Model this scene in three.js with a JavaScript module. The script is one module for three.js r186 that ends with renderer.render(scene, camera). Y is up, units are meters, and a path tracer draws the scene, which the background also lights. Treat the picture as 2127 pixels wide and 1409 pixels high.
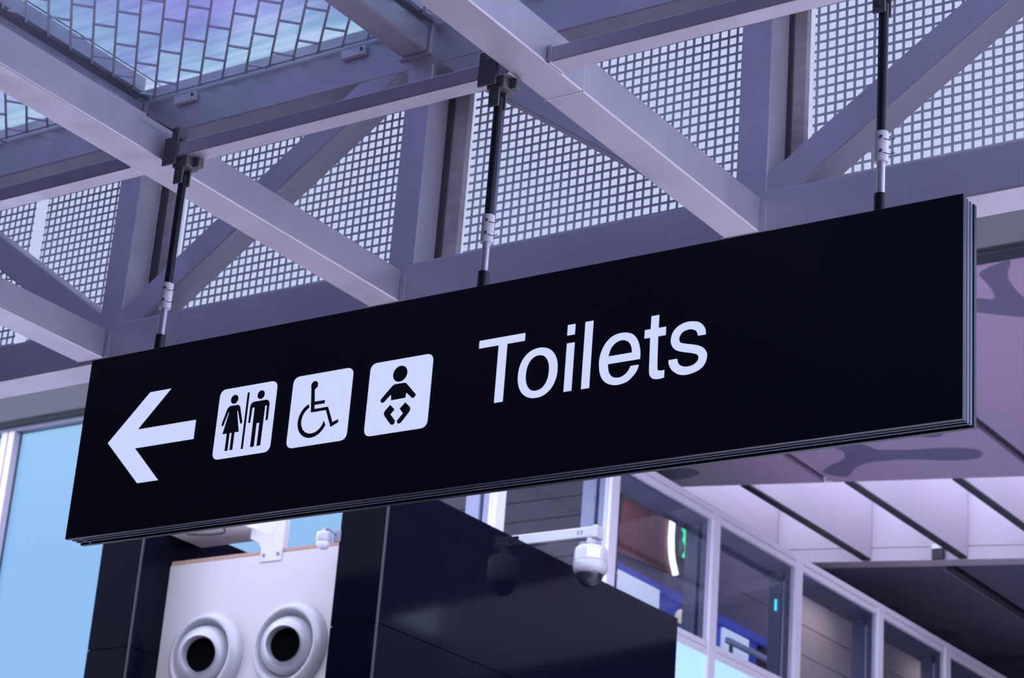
import * as THREE from 'three';
import { RoundedBoxGeometry } from 'three/addons/geometries/RoundedBoxGeometry.js';
import { mergeGeometries, mergeVertices, toCreasedNormals } from 'three/addons/utils/BufferGeometryUtils.js';
import { RectAreaLightUniformsLib } from 'three/addons/lights/RectAreaLightUniformsLib.js';

// ------------------------------------------------------------------ camera, sky, lights, exposure
RectAreaLightUniformsLib.init();
const scene = new THREE.Scene();
const camera = new THREE.PerspectiveCamera(16.977, 2127 / 1409, 0.1, 200);
camera.position.set(0, 1.6, 0);
camera.rotation.order = 'YXZ';
camera.rotation.set(0.3724126, 0.6204865, 0.0808914);
camera.focus = 6.6;
camera.userData.fStop = 8;

const renderer = new THREE.WebGLRenderer({ antialias: true });
renderer.toneMapping = THREE.LinearToneMapping;
renderer.toneMappingExposure = 1.0;
renderer.shadowMap.enabled = true;
renderer.shadowMap.type = THREE.PCFSoftShadowMap;

const SKY = 4.6;
{
  const W = 16, H = 256, d = new Float32Array(W * H * 4);
  for (let r = 0; r < H; r++) {
    const el = ((r + 0.5) / H - 0.5) * Math.PI, t = Math.max(0, Math.sin(el));
    const k = Math.pow(t, 0.7);
    const w = Math.min(1, Math.max(0, (el * 57.3 - 14) / 6)), h = w * w * (3 - 2 * w);   // a bright cloud layer above, bluer air below it
    const c = [0.62 - 0.20 * k + 0.20 * h, 0.74 - 0.22 * k + 0.14 * h, 1.0 - 0.08 * k + 0.04 * h];
    for (let x = 0; x < W; x++) {
      const o = (r * W + x) * 4;
      for (let j = 0; j < 3; j++) d[o + j] = c[j] * SKY;
      d[o + 3] = 1;
    }
  }
  const sky = new THREE.DataTexture(d, W, H, THREE.RGBAFormat, THREE.FloatType);
  sky.mapping = THREE.EquirectangularReflectionMapping;
  sky.magFilter = THREE.LinearFilter; sky.minFilter = THREE.LinearFilter;
  sky.needsUpdate = true;
  scene.background = sky;
  scene.environment = sky;
}

// ------------------------------------------------------------------ helpers
let seed = 7;
const rnd = () => { seed = (seed * 1664525 + 1013904223) % 4294967296; return seed / 4294967296; };
const used = new Map(), baseOf = new WeakMap();
function numbered(name) {
  const n = used.get(name) ?? 0; used.set(name, n + 1);
  return n ? name + '_' + String(n).padStart(3, '0') : name;
}
function thing(name, label, category, pos, group) {
  const o = new THREE.Group(); o.name = numbered(name); o.position.set(...pos); scene.add(o);
  o.userData = { label, category }; if (group) o.userData.group = group;
  baseOf.set(o, pos); return o;
}
function struct(name, pos = [0, 0, 0]) {
  const o = new THREE.Group(); o.name = name; used.set(name, (used.get(name) ?? 0) + 1); o.position.set(...pos); scene.add(o);
  o.userData = { kind: 'structure' }; baseOf.set(o, pos); return o;
}
// geometry is given in scene coordinates and moved into the thing's own frame
function part(parent, name, geo, mat, label) {
  const b = baseOf.get(parent), g = geo.clone().translate(-b[0], -b[1], -b[2]);
  const m = new THREE.Mesh(g, mat); m.name = name; m.castShadow = true; m.receiveShadow = true;
  if (label) m.userData.label = label;
  baseOf.set(m, b); parent.add(m); return m;
}
// a shared geometry placed as a part
function piece(parent, name, geo, mat, p, ry = 0) {
  const b = baseOf.get(parent), m = new THREE.Mesh(geo, mat); m.name = name;
  m.position.set(p[0] - b[0], p[1] - b[1], p[2] - b[2]); m.rotation.y = ry; m.castShadow = true; m.receiveShadow = true;
  parent.add(m); return m;
}
function uvBox(g) {
  const p = g.attributes.position, n = g.attributes.normal, uv = new Float32Array(p.count * 2);
  for (let i = 0; i < p.count; i++) {
    const x = Math.abs(n.getX(i)), y = Math.abs(n.getY(i)), z = Math.abs(n.getZ(i));
    if (x >= y && x >= z) { uv[2 * i] = p.getZ(i); uv[2 * i + 1] = p.getY(i); }
    else if (y >= z) { uv[2 * i] = p.getX(i); uv[2 * i + 1] = p.getZ(i); }
    else { uv[2 * i] = p.getX(i); uv[2 * i + 1] = p.getY(i); }
  }
  g.setAttribute('uv', new THREE.BufferAttribute(uv, 2)); return g;
}
function box(x0, x1, y0, y1, z0, z1, r = 0.004) {
  const w = Math.abs(x1 - x0), h = Math.abs(y1 - y0), d = Math.abs(z1 - z0);
  r = Math.min(r, 0.24 * Math.min(w, h, d));
  const g = r > 0 ? new RoundedBoxGeometry(w, h, d, 2, r) : new THREE.BoxGeometry(w, h, d);
  return uvBox(g.translate((x0 + x1) / 2, (y0 + y1) / 2, (z0 + z1) / 2));
}
function plainBox(x0, x1, y0, y1, z0, z1) { return box(x0, x1, y0, y1, z0, z1, 0); }
function cyl(x, y0, y1, z, r, r2 = r, n = 28) {
  return new THREE.CylinderGeometry(r2, r, y1 - y0, n).translate(x, (y0 + y1) / 2, z);
}
function rod(a, b, r, n = 16) {
  const A = new THREE.Vector3(...a), B = new THREE.Vector3(...b), d = B.clone().sub(A), L = d.length();
  const g = new THREE.CylinderGeometry(r, r, L, n);
  g.applyQuaternion(new THREE.Quaternion().setFromUnitVectors(new THREE.Vector3(0, 1, 0), d.normalize()));
  return g.translate(...A.add(B).multiplyScalar(0.5).toArray());
}
function tube(pts, r, n = 40, closed = false) {
  return new THREE.TubeGeometry(new THREE.CatmullRomCurve3(pts.map((p) => new THREE.Vector3(...p)), closed), n, r, 10, closed);
}
// outline made of segments: two points are a straight edge, more are a smooth curve
function outline(segs, Kind = THREE.Shape) {
  const pts = [];
  for (const s of segs) {
    let q = s.map((p) => new THREE.Vector2(...p));
    if (s.length > 2) q = new THREE.SplineCurve(q).getPoints(s.length * 6);
    for (const v of q) if (!pts.length || pts[pts.length - 1].distanceTo(v) > 1e-6) pts.push(v);
  }
  if (pts[0].distanceTo(pts[pts.length - 1]) < 1e-6) pts.pop();
  return new Kind(pts);
}
const poly = (pts) => new THREE.Shape(pts.map((p) => new THREE.Vector2(...p)));
// flat shape drawn in x and z, made into a horizontal slab between y0 and y1
function slab(shape, y0, y1) {
  const g = new THREE.ExtrudeGeometry(shape, { depth: y1 - y0, bevelEnabled: false, curveSegments: 12 });
  return g.rotateX(Math.PI / 2).translate(0, y1, 0);
}
// smooth noise for textures
function noiseTex(w, h, fn, srgb = false) {
  const d = new Uint8Array(w * h * 4);
  for (let y = 0; y < h; y++) for (let x = 0; x < w; x++) {
    const c = fn(x / w, y / h, x, y);
    for (let j = 0; j < 3; j++) d[(y * w + x) * 4 + j] = Math.max(0, Math.min(255, Math.round(c[j] * 255)));
    d[(y * w + x) * 4 + 3] = 255;
  }
  const t = new THREE.DataTexture(d, w, h); t.magFilter = THREE.LinearFilter; t.minFilter = THREE.LinearFilter;
  t.wrapS = t.wrapT = THREE.RepeatWrapping; if (srgb) t.colorSpace = THREE.SRGBColorSpace; t.needsUpdate = true; return t;
}
const hash = (x, y, s) => { let h = (x * 374761393 + y * 668265263 + s * 2147483647) | 0; h = Math.imul(h ^ (h >>> 13), 1274126177); return ((h ^ (h >>> 16)) >>> 0) / 4294967296; };
function vnoise(x, y, px, py, s) {                    // tiles every px, py cells
  const ix = Math.floor(x), iy = Math.floor(y), fx = x - ix, fy = y - iy, u = fx * fx * (3 - 2 * fx), v = fy * fy * (3 - 2 * fy);
  const H = (a, b) => hash(((a % px) + px) % px, ((b % py) + py) % py, s);
  return (H(ix, iy) * (1 - u) + H(ix + 1, iy) * u) * (1 - v) + (H(ix, iy + 1) * (1 - u) + H(ix + 1, iy + 1) * u) * v;
}
const fbm = (u, v, px, py, s, o = 4) => { let a = 0.5, t = 0, n = 0; for (let i = 0; i < o; i++) { t += a * vnoise(u * px, v * py, px, py, s + i); n += a; px *= 2; py *= 2; a *= 0.5; } return t / n; };

// ------------------------------------------------------------------ materials
const std = (o) => new THREE.MeshStandardMaterial(o), phys = (o) => new THREE.MeshPhysicalMaterial(o);
const lin = (r, g, b) => new THREE.Color().setRGB(r, g, b);
const blotch = noiseTex(256, 256, (u, v) => { const n = 0.86 + 0.14 * fbm(u, v, 5, 5, 3) + 0.02 * (fbm(u, v, 40, 40, 9, 2) - 0.5); return [n, n, n]; });
const blotchRough = noiseTex(256, 256, (u, v) => { const n = 0.35 + 0.5 * fbm(u, v, 9, 9, 21); return [n, n, n]; });
const rep = (t, x, y = x) => { const c = t.clone(); c.repeat.set(x, y); c.needsUpdate = true; return c; };
const M = {};
M.steel = std({ color: lin(0.66, 0.61, 0.66), roughness: 0.72, metalness: 0.6, map: rep(blotch, 0.8), roughnessMap: rep(blotchRough, 0.9) });
M.steelDark = std({ color: lin(0.20, 0.19, 0.22), roughness: 0.5, map: rep(blotch, 2) });
M.bracket = std({ color: lin(0.16, 0.155, 0.16), roughness: 0.55, metalness: 0.2, map: rep(blotch, 6) });
M.rodBlack = std({ color: lin(0.006, 0.006, 0.012), roughness: 0.42 });
M.collar = std({ color: lin(0.80, 0.74, 0.78), roughness: 0.5 });
M.tubeSilver = std({ color: lin(0.62, 0.58, 0.66), roughness: 0.3, metalness: 0.6 });
M.bolt = std({ color: lin(0.12, 0.12, 0.14), roughness: 0.4, metalness: 0.6 });
M.clip = std({ color: lin(0.85, 0.80, 0.86), roughness: 0.4, metalness: 0.3 });
M.galv = std({ color: lin(0.66, 0.63, 0.72), roughness: 0.38, metalness: 0.45 });
M.signFace = phys({ color: lin(0.007, 0.0085, 0.02), roughness: 0.28, specularIntensity: 0.7 });
M.signFrame = std({ color: lin(0.05, 0.06, 0.11), roughness: 0.4 });
M.signCap = std({ color: lin(0.10, 0.11, 0.19), roughness: 0.4 });
M.glow = std({ color: lin(0.25, 0.27, 0.33), roughness: 0.5, emissive: lin(0.58, 0.64, 0.97), emissiveIntensity: 1.0 });
M.ink = std({ color: lin(0.004, 0.004, 0.012), roughness: 0.5 });
M.perf = std({ color: lin(0.90, 0.93, 0.97), roughness: 0.5, map: rep(blotch, 1.2) });
const ribs = noiseTex(64, 4, (u) => { const n = Math.abs(((u * 8) % 1) - 0.5) < 0.12 ? 0.82 : 1; return [n, n, n]; });
M.poly = phys({ color: lin(0.50, 0.51, 0.53), roughness: 0.5, transmission: 1, thickness: 0, map: rep(ribs, 25, 1), specularIntensity: 0.5 });
const streak = noiseTex(256, 1024, (u, v) => {            // one panel: smears across it, milkier towards its lower edge (v = 0)
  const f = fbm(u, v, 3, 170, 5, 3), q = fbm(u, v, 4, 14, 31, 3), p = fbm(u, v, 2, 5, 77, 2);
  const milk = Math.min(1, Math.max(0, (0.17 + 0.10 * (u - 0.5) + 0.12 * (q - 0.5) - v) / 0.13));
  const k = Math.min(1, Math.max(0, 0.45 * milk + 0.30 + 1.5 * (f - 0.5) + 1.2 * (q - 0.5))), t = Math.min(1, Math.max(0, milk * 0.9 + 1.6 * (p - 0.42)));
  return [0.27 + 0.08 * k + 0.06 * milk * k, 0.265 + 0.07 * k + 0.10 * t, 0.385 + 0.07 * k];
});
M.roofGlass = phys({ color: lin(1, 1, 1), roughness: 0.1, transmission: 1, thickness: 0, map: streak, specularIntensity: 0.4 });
M.wood = std({ color: lin(0.95, 0.82, 0.82), roughness: 0.9, map: noiseTex(64, 512, (u, v) => { const n = 0.72 + 0.4 * (fbm(u, v, 12, 6, 12) - 0.5) + 0.25 * (fbm(u, v, 4, 40, 13) - 0.3); return [n, n * 0.98, n * 0.96]; }) });
M.postBrown = std({ color: lin(0.17, 0.14, 0.15), roughness: 0.7 });
M.frost = phys({ color: lin(0.31, 0.40, 0.44), roughness: 0.2, transmission: 1, thickness: 0, specularIntensity: 0.4 });
M.frameLav = std({ color: lin(0.74, 0.67, 0.74), roughness: 0.4 });
M.gasket = std({ color: lin(0.01, 0.01, 0.015), roughness: 0.6 });
M.slotLav = std({ color: lin(0.44, 0.37, 0.44), roughness: 0.4 });
M.finDeep = std({ color: lin(0.13, 0.135, 0.19), roughness: 0.5 });
M.hazeReflection = std({ color: lin(0.13, 0.105, 0.16), roughness: 0.7 });  // board colour that holds the purple reflection seen in the panes
M.navy = std({ color: lin(0.03, 0.037, 0.07), roughness: 0.7 });
M.olive = std({ color: lin(0.16, 0.135, 0.11), roughness: 0.8 });
M.frameGrey = std({ color: lin(0.12, 0.11, 0.15), roughness: 0.5 });
M.postWhite = std({ color: lin(0.52, 0.47, 0.50), roughness: 0.45 });
M.paleRail = std({ color: lin(0.55, 0.62, 0.72), roughness: 0.4 });
M.panelWhite = std({ color: lin(0.46, 0.42, 0.43), roughness: 0.45 });
M.white = std({ color: lin(0.80, 0.76, 0.80), roughness: 0.45 });
M.whiteGloss = phys({ color: lin(0.36, 0.35, 0.38), roughness: 0.3, clearcoat: 0.3 });
M.blackGlass = phys({ color: lin(0.0025, 0.003, 0.008), roughness: 0.06, specularIntensity: 0.16 });
M.blackFront = phys({ color: lin(0.0015, 0.002, 0.005), roughness: 0.06, specularIntensity: 0.045 });
M.blackTrim = std({ color: lin(0.02, 0.02, 0.03), roughness: 0.6 });
M.railEdge = std({ color: lin(0.16, 0.16, 0.2), roughness: 0.5 });
M.darkVoid = phys({ color: lin(0.003, 0.003, 0.004), roughness: 1, specularIntensity: 0 });
M.smoke = phys({ color: lin(0.02, 0.02, 0.03), roughness: 0.05, specularIntensity: 1 });
M.sticker = std({ color: lin(0.9, 0.88, 0.80), roughness: 0.5 });
M.mark = std({ color: lin(0.20, 0.19, 0.24), roughness: 0.6 });
M.timber = std({ color: lin(0.42, 0.26, 0.20), roughness: 0.7, map: rep(M.wood.map, 6, 1) });
M.soffit = std({ color: lin(0.38, 0.26, 0.38), roughness: 0.7 });
M.soffitPrint = std({ color: lin(0.13, 0.105, 0.18), roughness: 0.7 });
M.soffitUnlit = std({ color: lin(0.085, 0.07, 0.12), roughness: 0.7 });  // soffit panel colour, darkened to stand for the unlit far ceiling
M.soffitUnlitPrint = std({ color: lin(0.04, 0.036, 0.07), roughness: 0.7 });  // the same print, darkened for the unlit panels
M.track = std({ color: lin(0.015, 0.012, 0.025), roughness: 0.5 });
M.floor = std({ color: lin(0.20, 0.165, 0.19), roughness: 0.35 });
M.wall = std({ color: lin(0.25, 0.23, 0.28), roughness: 0.8 });
M.bulkhead = std({ color: lin(0.03, 0.026, 0.032), roughness: 0.7 });
M.floorMid = std({ color: lin(0.42, 0.37, 0.39), roughness: 0.4 });
M.floorPale = std({ color: lin(0.74, 0.68, 0.70), roughness: 0.4 });
M.ground = std({ color: lin(0.25, 0.24, 0.24), roughness: 0.9 });
M.pane = phys({ color: lin(0.86, 0.88, 0.93), roughness: 0.04, transmission: 1, thickness: 0, specularIntensity: 0.6 });
M.litFrost = std({ color: lin(0.35, 0.45, 0.5), roughness: 0.4, emissive: lin(0.36, 0.66, 0.95), emissiveIntensity: 0.8 });
M.fin = std({ color: lin(0.30, 0.29, 0.36), roughness: 0.5 });
M.boards = std({ color: lin(0.10, 0.082, 0.085), roughness: 0.8, map: rep(blotch, 1.5) });
M.boardsPale = std({ color: lin(0.42, 0.36, 0.38), roughness: 0.8, map: rep(blotch, 1.5) });
M.maroon = std({ color: lin(0.17, 0.065, 0.075), roughness: 0.95, map: rep(M.wood.map, 2, 0.6) });
M.blueSign = std({ color: lin(0.05, 0.08, 0.42), roughness: 0.5, emissive: lin(0.02, 0.035, 0.22), emissiveIntensity: 0.6 });
M.paleSign = std({ color: lin(0.7, 0.75, 0.85), roughness: 0.5, emissive: lin(0.5, 0.58, 0.72), emissiveIntensity: 0.8 });
M.tubeLamp = std({ color: lin(0.9, 0.9, 0.9), emissive: lin(0.95, 1.0, 1.05), emissiveIntensity: 1.6 });
M.greenLamp = std({ color: lin(0.02, 0.3, 0.15), emissive: lin(0.03, 0.95, 0.42), emissiveIntensity: 1.0 });
M.cyanLamp = std({ color: lin(0.1, 0.5, 0.6), emissive: lin(0.10, 0.80, 1.0), emissiveIntensity: 1.2 });
M.warmLamp = std({ color: lin(0.6, 0.5, 0.3), emissive: lin(1.0, 0.62, 0.25), emissiveIntensity: 1.3 });
M.globe = std({ color: lin(0.7, 0.66, 0.55), emissive: lin(0.62, 0.58, 0.48), emissiveIntensity: 0.8 });

// ------------------------------------------------------------------ the setting: floor, walls, ceiling
{
  const f = struct('floor'); part(f, 'floor_slab', plainBox(-14.2, 14, -0.2, 0, -6.6, 9), M.floor); part(f, 'floor_slab', plainBox(-22, 14, -0.2, 0, -9, -6.605), M.floorMid); part(f, 'floor_slab', plainBox(-22, 14, -0.2, 0, -45, -9.005), M.floorPale);
  const g = struct('ground'); part(g, 'apron', plainBox(14, 90, -0.3, -0.05, -45, 50), M.ground);
  const b = struct('wall_back'); part(b, 'wall_panel', plainBox(-14, 3, 0, 6.6, 9, 9.2), M.wall);
  const l = struct('wall_left'); part(l, 'wall_panel', plainBox(-14.2, -14, 0, 6.6, -6.6, 9.2), M.wall);
  const c = struct('ceiling_1'); part(c, 'ceiling_slab', plainBox(-14, 3.2, 6.26, 6.6, -3.4, 9.2), M.wall);
  part(c, 'ceiling_slab', plainBox(-14, -9.83, 6.26, 6.6, -6.6, -3.41), M.wall);
  const r = struct('wall_right_added'); part(r, 'wall_panel', plainBox(3, 3.2, 0, 6.26, -1.0, 9.2), M.wall);  // unseen wall, added to keep side light off the front-facing steel
  const rf = struct('wall_right_far'); part(rf, 'wall_panel', plainBox(3, 3.2, 0, 9.6, -45, -15.2), M.wall);
  const e = struct('wall_end'); part(e, 'wall_panel', plainBox(-14.3, 3.2, 0, 9.6, -45.2, -45), M.wall);
  const fl = struct('wall_far_left'); part(fl, 'wall_panel', plainBox(-14.4, -14.25, 0, 9.6, -45, -17.5), M.wall);
}

// ------------------------------------------------------------------ roof truss in front of the perforated screens
const TZ = -6.38, TB = -6.51;
{
  const t = thing('roof_truss', 'pale painted steel lattice truss of square tubes crossing behind the sign', 'truss', [-5, 5.06, -6.45]);
  part(t, 'bottom_chord', box(-11.5, 1.5, 4.888, 5.063, TZ - 0.17, TZ, 0.008), M.steel);
  part(t, 'top_chord', box(-11.5, 1.5, 5.932, 6.19, TZ - 0.20, TZ, 0.008), M.steel);
  const vx = [-9.774, -8.224, -6.674, -5.121, -3.577, -2.03, -0.48];
  for (const x of vx) part(t, 'vertical', box(x - 0.0635, x + 0.0635, 5.055, 5.94, TB, TZ, 0.007), M.steel);
  for (let i = 0; i < vx.length - 1; i++) {
    const up = i % 2 === 0;                               // foot at the left post, head at the right one
    const a = vx[i], b = vx[i + 1], foot = up ? a + 0.02 : b - 0.02, head = up ? b - 0.02 : a + 0.02;
    const A = new THREE.Vector2(foot, 5.02), B = new THREE.Vector2(head, 5.02 + 0.69 * Math.abs(head - foot));
    const L = A.distanceTo(B), ang = Math.atan2(B.y - A.y, B.x - A.x);
    const g = uvBox(new RoundedBoxGeometry(L, 0.127, 0.1275, 2, 0.007)).rotateZ(ang).translate((A.x + B.x) / 2, (A.y + B.y) / 2, (TZ + TB) / 2 - 0.0006);
    part(t, 'diagonal', g, M.steel);
  }
}

// ------------------------------------------------------------------ beams running towards the truss, purlins between them
const beamX = [[-6.81, -6.67], [-5.245, -5.103], [-3.67, -3.53]];
const beamWord = ['lower steel beam that ends at the upper edge of the sign\'s far end', 'long lower steel beam meeting the truss above the three pictograms', 'long lower steel beam meeting the truss above the word on the sign'];
beamX.forEach(([a, b], i) => {
  const t = thing('roof_beam', 'pale painted ' + beamWord[i], 'beam', [(a + b) / 2, 4.9, -4.5], null);
  part(t, 'tube', box(a, b, 4.9008, 5.032, -6.368, -2.6, 0.006), M.steel);
  if (i === 2) part(t, 'weld_seam', box(a - 0.0012, b + 0.0012, 4.8996, 5.0332, -5.213, -5.209, 0), M.clip);
  part(t, 'end_plate', box(a - 0.02, b + 0.022, 4.905, 5.015, TZ - 0.004, -6.368, 0.002), M.steel);
});
const upX = [[-8.35, -8.215], [-6.785, -6.65], [-5.217, -5.083], [-3.65, -3.515]];
const upWord = ['upper roof tube over the frame\'s far corner, left of the first mesh panel', 'upper roof tube along the slanting border of the large mesh panel', 'upper roof tube with a curved end plate, ending above the middle rod', 'upper roof tube hidden behind the beam over the word on the sign'];
upX.forEach(([a, b], i) => {
  const t = thing('roof_tube', 'pale painted ' + upWord[i], 'beam', [(a + b) / 2, 5.99, -4.5]);
  part(t, 'tube', box(a, b, 5.992, 6.108, -6.366, -3.3, 0.012), M.steel);
  part(t, 'end_plate', box(a - 0.012, b + 0.014, 5.982, 6.112, TZ - 0.003, -6.366, 0.006), M.steel);
  part(t, 'glazing_bar', box(a + 0.03, b, 6.135, 6.232, -6.36, -3.3, 0.004), M.steel);
});
const purl = [[-9.2, -6.812], [-6.668, -5.247], [-5.101, -3.672], [-3.528, -2.102]];
const purlWord = ['far short purlin running out of the picture beside the lower corner beam', 'purlin ending at the first rod\'s clamp, below the pale blue strip', 'purlin between the first and the middle hanging rods', 'purlin from the welded plate to the last hanging rod'];
purl.forEach(([a, b], i) => {
  const t = thing('purlin', 'grey steel ' + purlWord[i], 'beam', [(a + b) / 2, 4.9, -5.04]);
  part(t, 'tube', box(a, b, 4.901, 4.955, -5.075, -5.0055, 0.005), M.steel);
  part(t, 'end_plate', box(a, a + 0.013, 4.896, 4.958, -5.08, -5.0, 0.002), M.steel);
});

// ------------------------------------------------------------------ perforated screens, battens and twin-wall glazing
const PX = 0.0379, PY = 0.0377, HOLE = 0.0274, SZ = -6.58;
function perforated(x0, x1, y0, y1) {
  const gs = [], t = 0.0012, cx = -4.3598, cy = 5.866;
  const push = (a, b, c, d) => { if (b - a > 1e-4 && d - c > 1e-4) gs.push(new THREE.BoxGeometry(b - a, d - c, 2 * t).translate((a + b) / 2, (c + d) / 2, SZ)); };
  const bar = PY - HOLE, rows = [], cols = [];
  for (let j = Math.floor((y0 - cy) / PY) - 1; j <= Math.ceil((y1 - cy) / PY) + 1; j++) rows.push(cy + j * PY + PY / 2);
  for (let i = Math.floor((x0 - cx) / PX) - 1; i <= Math.ceil((x1 - cx) / PX) + 1; i++) cols.push(cx + i * PX + PX / 2);
  for (const y of rows) push(x0, x1, Math.max(y0, y - bar / 2), Math.min(y1, y + bar / 2));
  const bw = PX - HOLE;
  for (const x of cols) for (const y of rows) push(Math.max(x0, x - bw / 2), Math.min(x1, x + bw / 2), Math.max(y0, y + bar / 2), Math.min(y1, y + PY - bar / 2));
  return uvBox(mergeGeometries(gs));
}
const screens = [[-9.6, -7.475, 'square-holed metal screen at the far end, beyond the pale joint'], [-7.40, -6.60, 'square-holed metal screen between the pale joint and the first truss post'], [-6.505, -5.035, 'square-holed metal screen behind the first pair of rods, left of the middle rod'],
  [-4.975, -3.50, 'square-holed metal screen behind the middle rod and the long beam above the word'], [-3.445, -1.90, 'square-holed metal screen behind the last hanging rod']];
for (const [a, b, label] of screens) {
  const t = thing('perforated_screen', label, 'screen', [(a + b) / 2, 5.0, SZ]);
  part(t, 'sheet', perforated(a, b, 5.0, 6.02), M.perf);
}
for (const [a, b, label] of [[-9.6, -7.44, 'ribbed translucent sheet behind the far end screen'], [-7.436, -6.57, 'ribbed translucent sheet behind the screen beside the first truss post'], [-6.566, -5.02, 'ribbed translucent sheet behind the screen between the first and middle rods'],
  [-5.016, -3.475, 'ribbed translucent sheet behind the screen at the middle rod'], [-3.471, -1.9, 'ribbed translucent sheet behind the screen at the last rod']]) {
  const t = thing('glazing_sheet', label, 'glazing', [(a + b) / 2, 4.98, -6.62]);
  part(t, 'sheet', plainBox(a, b, 4.98, 6.1, -6.625, -6.617), M.poly);
}
for (const [a, b, c, label] of [[-6.64, -6.594, -6.545, 'weathered wooden batten beside the first rod and truss post'], [-5.10, -5.05, -4.9786, 'weathered wooden batten left of the middle rod'], [-3.56, -3.5106, -3.4575, 'weathered wooden batten left of the last rod']]) {
  const t = thing('wood_batten', label, 'batten', [b, 5.0, -6.55]);
  part(t, 'batten', box(b, c, 5.0, 6.02, -6.572, -6.54, 0.003), M.wood);
  part(t, 'steel_strip', box(a, b, 5.0, 6.02, -6.556, -6.536, 0.002), M.postBrown, 'dark brown steel strip');
}

// ------------------------------------------------------------------ roof mesh and glass above it
function meshPanel(x0, x1, label, full) {
  const zf = -6.362, zb = full ? -4.95 : -5.6, y = 6.122, t = thing('roof_mesh', label, 'grating', [(x0 + x1) / 2, y, (zf + zb) / 2]);
  part(t, 'border', box(x0, x1, y - 0.004, y + 0.008, zf, zf + 0.011, 0.003), M.galv);
  part(t, 'border', box(x0, x0 + 0.02, y - 0.008, y + 0.012, zf, zb, 0.003), M.steelDark);
  part(t, 'border', box(x1 - 0.012, x1, y - 0.004, y + 0.008, zf, zb, 0.003), M.galv);
  part(t, 'border', box(x0, x1, y - 0.004, y + 0.008, zb - 0.011, zb, 0.003), M.galv);
  const s = 0.0931, q = Math.SQRT1_2, cross = uvBox(new RoundedBoxGeometry(0.0105, 0.009, 0.0835, 1, 0.002));
  const inside = (x, z) => x > x0 + 0.02 && x < x1 - 0.012 && z > zf + 0.008 && z < zb;
  const vs = [x0 - zf, x0 - zb, x1 - zf, x1 - zb].map((v) => v * q), us = [x0 + zf, x0 + zb, x1 + zf, x1 + zb].map((v) => v * q);
  const k0 = Math.ceil((Math.min(...vs) - 0.0266) / s), k1 = Math.floor((Math.max(...vs) - 0.0266) / s);
  for (let k = k0 - 1; k <= k1; k++) {
    const v = 0.0266 + k * s;                              // bar: points u*d1 + v*n with d1 = (1, 1)/r2 and n = (1, -1)/r2 in x and z
    // clip to the panel
    let lo = -1e9, hi = 1e9;
    const cut = (o, d, a, b) => { const p = (a - o) / d, r = (b - o) / d; lo = Math.max(lo, Math.min(p, r)); hi = Math.min(hi, Math.max(p, r)); };
    cut(v * q, q, x0, x1); cut(-v * q, q, zf, zb);
    if (hi - lo > 0.03) {
      const m = (lo + hi) / 2, g = uvBox(new RoundedBoxGeometry(hi - lo, 0.013, 0.0105, 1, 0.002));
      piece(t, 'bar', g, M.galv, [m * q + v * q, y, m * q - v * q], -Math.PI / 4);
    }
    const even = ((k % 2) + 2) % 2 === 1, ph = even ? -8.5605 : -8.418, w = v + s / 2;
    for (let n = Math.floor((Math.min(...us) - ph) / 0.285); n <= Math.ceil((Math.max(...us) - ph) / 0.285); n++) {
      const u = ph + n * 0.285, x = (u + w) * q, z = (u - w) * q;
      if (inside(x, z)) piece(t, 'cross_bar', cross, M.galv, [x, y - 0.001, z], -Math.PI / 4);
    }
  }
  if (full) for (const x of [-6.40, -5.47]) {
    part(t, 'clip', box(x - 0.062, x + 0.062, 6.058, 6.098, -6.378, -6.358, 0.002), M.clip);
    part(t, 'clip_bolt', new THREE.CylinderGeometry(0.008, 0.008, 0.008, 12).rotateX(Math.PI / 2).translate(x + 0.045, 6.083, -6.359), M.bolt);
  }
}
meshPanel(-8.21, -6.80, 'brick-pattern roof mesh seen in the corner under the first beam', false);
meshPanel(-6.63, -5.222, 'large brick-pattern roof mesh with pale clips along its lower edge', true);
meshPanel(-5.078, -3.655, 'brick-pattern roof mesh showing between the curved-ended tube and the beam above the middle rod', false);
meshPanel(-3.51, -2.085, 'brick-pattern roof mesh over the purlin with the welded plate', false);
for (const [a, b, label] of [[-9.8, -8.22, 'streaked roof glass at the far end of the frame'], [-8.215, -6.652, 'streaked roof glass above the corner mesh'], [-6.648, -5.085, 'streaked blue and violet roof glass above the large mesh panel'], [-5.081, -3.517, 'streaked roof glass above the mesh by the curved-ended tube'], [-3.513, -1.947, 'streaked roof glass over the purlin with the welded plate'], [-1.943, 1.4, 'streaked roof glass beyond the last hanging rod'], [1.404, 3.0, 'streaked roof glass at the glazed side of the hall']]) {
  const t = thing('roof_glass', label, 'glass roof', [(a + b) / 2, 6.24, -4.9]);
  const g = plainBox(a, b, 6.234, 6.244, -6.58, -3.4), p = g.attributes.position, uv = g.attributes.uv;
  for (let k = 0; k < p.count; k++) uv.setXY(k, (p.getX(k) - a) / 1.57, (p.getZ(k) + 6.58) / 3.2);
  part(t, 'pane', g, M.roofGlass);
}

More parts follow.
